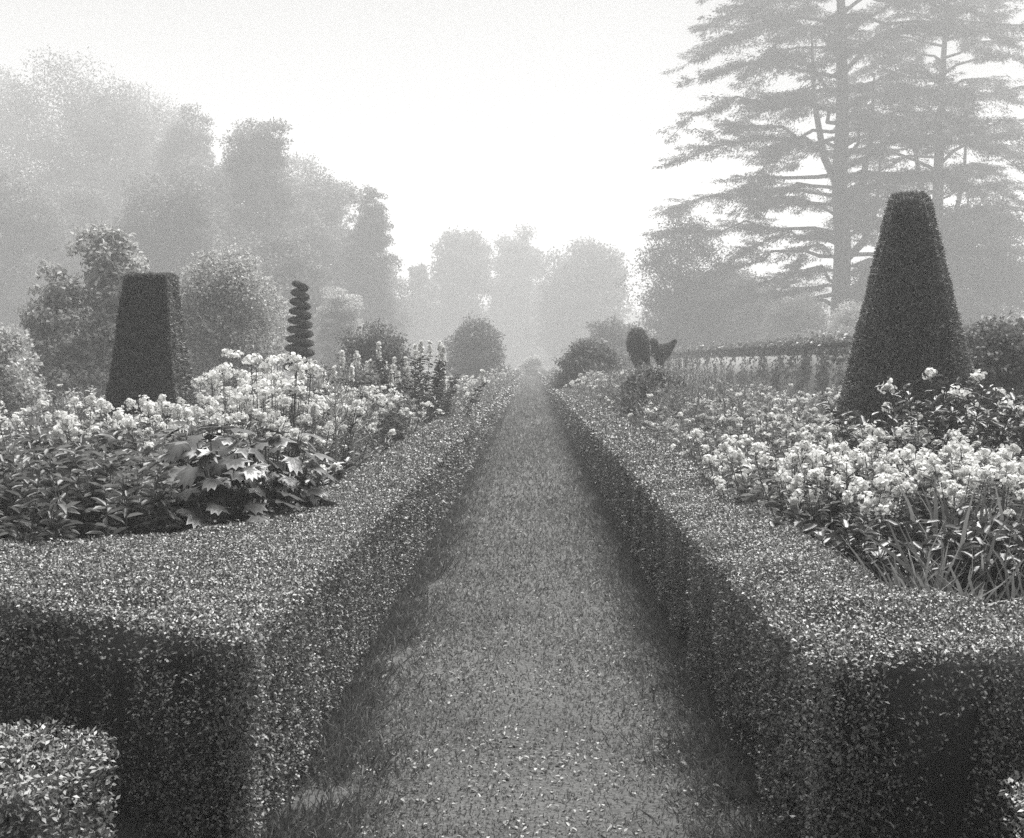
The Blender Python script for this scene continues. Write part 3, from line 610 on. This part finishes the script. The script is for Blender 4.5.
# dark shrub with white heads by the picture edge
def leafy_shrub(seed, h, w, nl, ln, lw, leafm, name, nheads, hr, fl=.035, spike=False):
    R = rng(seed); ns = 26; A, B = stems(R, ns, h, w, .28); mb = MB(); tubes2(mb, A, B, .01, .004, 1)
    stem_leaves(mb, R, A, B, nl // ns, ln, lw, .1, 1., LEAF, .25, 0, .2)
    o = mb.build(name, [M[leafm], M['stem']])
    for b in B[:nheads]:
        f = MB()
        if spike:
            for k in range(5): head(f, R, np.array([0, 0, .055 * k]), hr * (1 - .13 * k), 12, fl)
        else: head(f, R, np.zeros(3), hr * R.uniform(.8, 1.2), 40, fl, .8)
        f.build('flower_head', M['petal'], o, loc=b)
    return o
o = leafy_shrub(170, 1.15, .9, 1700, .13, .05, 'dark_leaf', 'leafy_shrub', 4, .08); o.location = (X_at(930, 10.2), 10.2, .26)
tag(o, 'dark broad-leaved shrub in front of the tall cone, with a white flower cluster', 'shrub')
o = leafy_shrub(171, 1.25, .8, 1300, .12, .05, 'dark_leaf', 'leafy_shrub', 8, .085); o.location = (X_at(985, 10.6), 10.6, .26)
tag(o, 'dark shrub topped with white flowers at the picture edge beside the cone', 'shrub')
# iris fans and strap-leaved tufts
def fan(seed, n, h, w, spread, fl_=.15, name='iris_plant', tpl=BLADE, lw=.035, leafm='herb_pale'):
    R = rng(seed); mb = MB(); P = np.column_stack([R.normal(size=n) * spread, R.normal(size=n) * spread * .6, np.zeros(n)])
    D = np.column_stack([R.normal(size=n) * fl_, R.normal(size=n) * fl_, np.ones(n)]); NN = np.column_stack([R.normal(size=n), R.normal(size=n), R.normal(size=n) * .1 - .0])
    leaves(mb, tpl, P, D, NN, h * R.uniform(.6, 1.05, n), lw * R.uniform(.7, 1.2, n)); return mb.build(name, M[leafm])
for i, (px, Y, h) in enumerate(((944, 6.5, .92), (964, 6.6, .86), (1000, 6.5, .9))):
    o = fan(180 + i, 14, h * .82, .03, .06, .10, lw=.028, leafm='herb'); o.location = (X_at(px, Y), Y, .26)
    tag(o, ['fan of upright sword-shaped iris leaves in front of the phlox flowers', 'iris fan beside the picture edge, next to the tallest iris leaves', 'iris fan standing outermost beyond the phlox'][i], 'iris', 'iris fans before the phlox')
TF = [fan(190 + i, 34, .50, .02, .06, .75, 'strap_leaved_tuft', BLADE, .014, 'herb_pale') for i in range(3)]
for i in range(13):
    Y = R.uniform(4.75, 6.2); X = R.uniform(1.68, 2.9)
    put(TF, X, Y, R, 'low tuft of arching strap leaves at the hedge edge beneath the phlox', 'border plant', 'strap-leaved tufts behind the hedge corner', 1.25, .26, .8, 1.2)
# --- obelisk side
LP = [phlox(210 + i, .98, 17, .6, 46, True, nh=8, headr=.058, ll=.12, lw=.034) for i in range(2)]
for i in range(22):
    Y = R.uniform(8.3, 10.8); X = X_at(R.uniform(0, 250), Y)
    put(LP, X, Y, R, 'white phlox plant in the drift just below the obelisk', 'phlox', 'phlox drift below the obelisk')
def herb(seed, h, ns, per, ll, lw, spread=.5, leafm='herb', name='leafy_plant', up=.4):
    R = rng(seed); mb = MB(); A, B = stems(R, ns, h, spread, .2); tubes2(mb, A, B, .006, .003, 1); stem_leaves(mb, R, A, B, per, ll, lw, .1, 1.03, LEAF, up, 0, .25)
    return mb.build(name, [M[leafm], M['stem']])
HB = [herb(220 + i, .88, 15, 44, .12, .036) for i in range(3)]
for i in range(28):
    Y = R.uniform(6.5, 8.6); X = X_at(R.uniform(-20, 190), Y)
    put(HB, X, Y, R, 'leafy flowerless plant massed behind the hedge corner below the obelisk', 'border plant', 'leafy plants behind the hedge corner', 1., .26, .8, 1.08)
# big palmate plant
def palmate(seed, h, w, n, ls, name='palmate_plant'):
    R = rng(seed); mb = MB(); a = R.uniform(0, 6.28, n); q = R.uniform(0, 1, n); r = w * np.sqrt(R.uniform(.08, 1, n)) * (1.05 - .5 * q); z = .12 + (h - .12) * q
    P = np.column_stack([r * np.cos(a), r * np.sin(a), z]); tubes2(mb, P * [.15, .15, .2], P, .006, .004, 1)
    D = np.column_stack([np.cos(a), np.sin(a), R.normal(size=n) * .2 - .45]) + R.normal(size=(n, 3)) * .25; NN = np.column_stack([np.cos(a) * .5, np.sin(a) * .5, np.ones(n)]) + R.normal(size=(n, 3)) * .2
    leaves(mb, PALM, P, D, NN, ls * R.uniform(.6, 1.2, n), ls * R.uniform(.7, 1.2, n)); return mb.build(name, [M['dark_leaf'], M['stem']])
for i, (px, Y, h, w) in enumerate(((228, 6.9, .92, .42), (272, 7.3, .95, .36), (205, 7.6, .98, .36))):
    o = palmate(230 + i, h, w, 150, .19); o.location = (X_at(px, Y), Y, .26)
    tag(o, ['large dark plant with jagged palmate leaves right behind the hedge corner', 'dark palmate-leaved plant between the jagged corner plant and the white phlox', 'dark palmate-leaved plant half hidden behind the jagged corner plant'][i], 'border plant', 'palmate-leaved plants behind the hedge corner')
# tall umbels
def umbel(seed, h, ns):
    R = rng(seed); mb = MB(); A, B = stems(R, ns, h, .45, .12); tubes2(mb, A, B, .007, .004, 1); stem_leaves(mb, R, A, B, 12, .12, .04, .1, .8)
    o = mb.build('tall_white_flower', [M['herb_pale'], M['stem']])
    for b in B:
        f = MB(); head(f, R, np.zeros(3), .075 * R.uniform(.8, 1.25), 46, .034, .6); f.build('flower_head', M['petal'], o, loc=b)
    return o
UM = [umbel(240, 1.36, 9), umbel(241, 1.3, 8)]
for i in range(9):
    Y = R.uniform(9.6, 12); X = X_at(R.uniform(205, 292), Y)
    put(UM, X, Y, R, 'tall bare-stemmed plant with white flower clusters rising between obelisk and spiral', 'flower', 'tall white flowers between obelisk and spiral', 1., .26, .86, 1.08)
LF = [phlox(250 + i, .92, 16, .6, 36, True, 'petal', 'herb_pale' if i else 'herb', .05, nh=10) for i in range(2)]
for i in range(26):
    Y = ysample(R, 1, 8.6, 17)[0]; X = -1.85 - R.uniform(0, .9) - .03 * (Y - 8)
    put(LF, X, Y, R, 'white phlox plant in the row along the hedge beside the jagged dark plant', 'phlox', 'phlox row along the obelisk-side hedge', 1.)
for i in range(56):
    Y = ysample(R, 1, 16, 118)[0]; X = -R.uniform(1.8, 2.6 + .03 * Y)
    put(FAR + FAR + MX, X, Y, R, 'far pale-flowered plant along the hedge towards the dome-shaped bush', 'border plant', 'far flowers along the obelisk-side hedge', 1.1)
for i in range(60):
    Y = ysample(R, 1, 11, 30)[0]; X = -R.uniform(2.8, 8.5) - .1 * (Y - 11)
    if abs(X - Xo) < 1. and abs(Y - Yo) < 1.1 or abs(X - Xs) < .5 and abs(Y - Ys) < 1: continue
    put(MX + FP[2:], X, Y, R, 'pale mounded border plant around the foot of the obelisk and spiral', 'border plant', 'mixed plants around the obelisk', 1.)
# low leafy edging inside the obelisk-side hedge
HL = [herb(260 + i, .5, 14, 22, .11, .045, .45, 'dark_leaf', 'low_leafy_plant') for i in range(2)]
for i in range(18):
    Y = R.uniform(6.9, 10.5); put(HL, -1.72 - R.uniform(0, .25), Y, R, 'low dark leafy plant tucked against the hedge under the white phlox', 'border plant', 'low plants along the obelisk-side hedge', 1.)
for i in range(9):
    put(HL, R.uniform(1.66, 3.1), R.uniform(5.5, 6.6), R, 'low dark leafy plant beneath the phlox, behind the strap-leaved tufts', 'border plant', 'low plants below the phlox drift', 1.05)
# spike-flowered shrub, flowering in front of the dome bush
for i, (px, Y, h, w, nh) in enumerate(((412, 19., 1.55, 1.3, 17), (372, 20., 1.45, 1.0, 9), (345, 21.5, 1.4, 1., 5))):
    o = leafy_shrub(270 + i, h, w, 2600, .13, .035, 'dark_leaf' if i == 0 else 'herb', 'spike_flowered_shrub', nh, .06, .05, True); o.location = (X_at(px, Y), Y, .2)
    tag(o, ['dark shrub with upright white flower spikes nearest the hedge, before the dome bush', 'mid-grey shrub with white flower spikes between the dark spiky shrub and spiral', 'sparsely flowering shrub at the foot of the spiral'][i], 'shrub', 'white-spiked shrubs')
# pale candelabra stalks
def candelabra(seed, h):
    R = rng(seed); mb = MB(); tube(mb, [(0, 0, 0), (.01, 0, h * .5), (0, 0, h)], [.012, .010, .006], 6)
    for k in range(5):
        z = h * (.55 + .09 * k); m = 4; a = np.arange(m) * 1.57 + k * .7; L_ = .24 - .03 * k
        A = np.tile([0, 0, z], (m, 1)); B = A + np.column_stack([np.cos(a) * L_, np.sin(a) * L_, np.full(m, .13)]); tubes2(mb, A, B, .006, .004)
        j = np.repeat(B, 3, 0); tubes2(mb, j, j + rdir(R, len(j)) * .05 + [0, 0, .04], .004, .006)
    return mb.build('branched_stalk', M['petal_dim'])
o = candelabra(280, 1.22); o.location = (X_at(335, 10.6), 10.6, .26); tag(o, 'pale branched stalk like a candelabra standing among white phlox', 'flower stalk', 'pale branched stalks')
o = candelabra(281, 1.08); o.location = (X_at(352, 11.2), 11.2, .26); tag(o, 'shorter branched stalk just behind the candelabra stalk in the phlox', 'flower stalk', 'pale branched stalks')
# low growth between the plants
for nm, sg, x0, x1, y0, lb in (('ground_cover', 1, 1.5, 8.4, 4.6, 'low leafy ground cover between the plants on the phlox side'), ('ground_cover', -1, 1.55, 13, 6.2, 'low leafy ground cover between the plants on the obelisk side')):
    R = rng(300 + sg); n = 60000; Y = ysample(R, n, y0, 120); X = sg * (x0 + (x1 - x0) * R.uniform(0, 1, n) ** 1.4); P = np.column_stack([X, Y, np.zeros(n)])
    P[:, 2] = .26 + R.uniform(0, 1, n) * (.16 + .22 * np.clip(sinnoise(P, 2., 301), 0, 1)) * np.minimum(1.6, .5 + Y / 14)
    s = np.maximum(1, Y / 9) ** .8; D = rdir(R, n); D[:, 2] = np.abs(D[:, 2]) * .6; mb = MB()
    leaves(mb, LEAF, P, D, R.normal(size=(n, 3)) * .5 + np.array([0, 0, 1.]), R.uniform(.04, .08, n) * s, R.uniform(.016, .032, n) * s)
    tag(mb.build(nm, M['herb']), lb, 'ground cover', kind='stuff')

# ------------------------------------------------------------------ mist
mb = MB(); box(mb, -211, 211, -21, 401, -1, 66)
hz = mb.build('haze', []); hm = bpy.data.materials.new('mist'); hm.use_nodes = True
nt = hm.node_tree; nt.nodes.remove(nt.nodes['Principled BSDF'])
pv = nt.nodes.new('ShaderNodeVolumePrincipled'); pv.inputs['Color'].default_value = (.97, .97, .965, 1); pv.inputs['Density'].default_value = .0033; pv.inputs['Anisotropy'].default_value = .1
nt.links.new(pv.outputs[0], nt.nodes['Material Output'].inputs['Volume']); hz.data.materials.append(hm)
tag(hz, 'morning mist hanging over the garden', 'mist', kind='stuff')

# ------------------------------------------------------------------ light, sky, camera
EL, AZ = math.radians(63), math.radians(26)
sun = bpy.data.lights.new('sun', 'SUN'); sun.energy = 5.0; sun.angle = math.radians(44); sun.color = (1, .995, .98)
so = bpy.data.objects.new('sun', sun); COL.objects.link(so)
so.rotation_euler = Vector((math.sin(AZ) * math.cos(EL), math.cos(AZ) * math.cos(EL), math.sin(EL))).to_track_quat('Z', 'Y').to_euler()
w = bpy.data.worlds.new('World'); SC.world = w; w.use_nodes = True
nt = w.node_tree; bg = nt.nodes['Background']
sky = nt.nodes.new('ShaderNodeTexSky'); sky.sky_type = 'NISHITA'; sky.sun_disc = False; sky.sun_elevation = EL; sky.sun_rotation = AZ
sky.air_density = 1.0; sky.dust_density = 1.0; sky.ozone_density = 1.0
bw = nt.nodes.new('ShaderNodeRGBToBW'); nt.links.new(sky.outputs[0], bw.inputs[0]); nt.links.new(bw.outputs[0], bg.inputs['Color'])
bg.inputs['Strength'].default_value = .05
cam = bpy.data.cameras.new('camera'); co = bpy.data.objects.new('camera', cam); COL.objects.link(co); SC.camera = co
co.location = (0, 0, CH); co.rotation_euler = (math.radians(90), 0, 0)
cam.sensor_width = 36; cam.lens = 36 * F / 1024; cam.shift_x = -(CX - 512) / 1024; cam.shift_y = -(419 - HY) / 1024
cam.clip_start = .05; cam.clip_end = 2000
SC.view_settings.view_transform = 'Standard'; SC.view_settings.look = 'None'; SC.view_settings.gamma = 1; SC.view_settings.use_curve_mapping = False
SC.view_settings.exposure = 1.24
SC.render.engine = 'CYCLES'; cy = SC.cycles
cy.max_bounces = 5; cy.diffuse_bounces = 3; cy.glossy_bounces = 2; cy.transmission_bounces = 3; cy.volume_bounces = 1; cy.pixel_filter_type = 'BLACKMAN_HARRIS'; cy.filter_width = 1.5
cy.use_denoising = False; cy.sample_clamp_indirect = 4.0; cy.sample_clamp_direct = 12.0; cy.caustics_reflective = False; cy.caustics_refractive = False
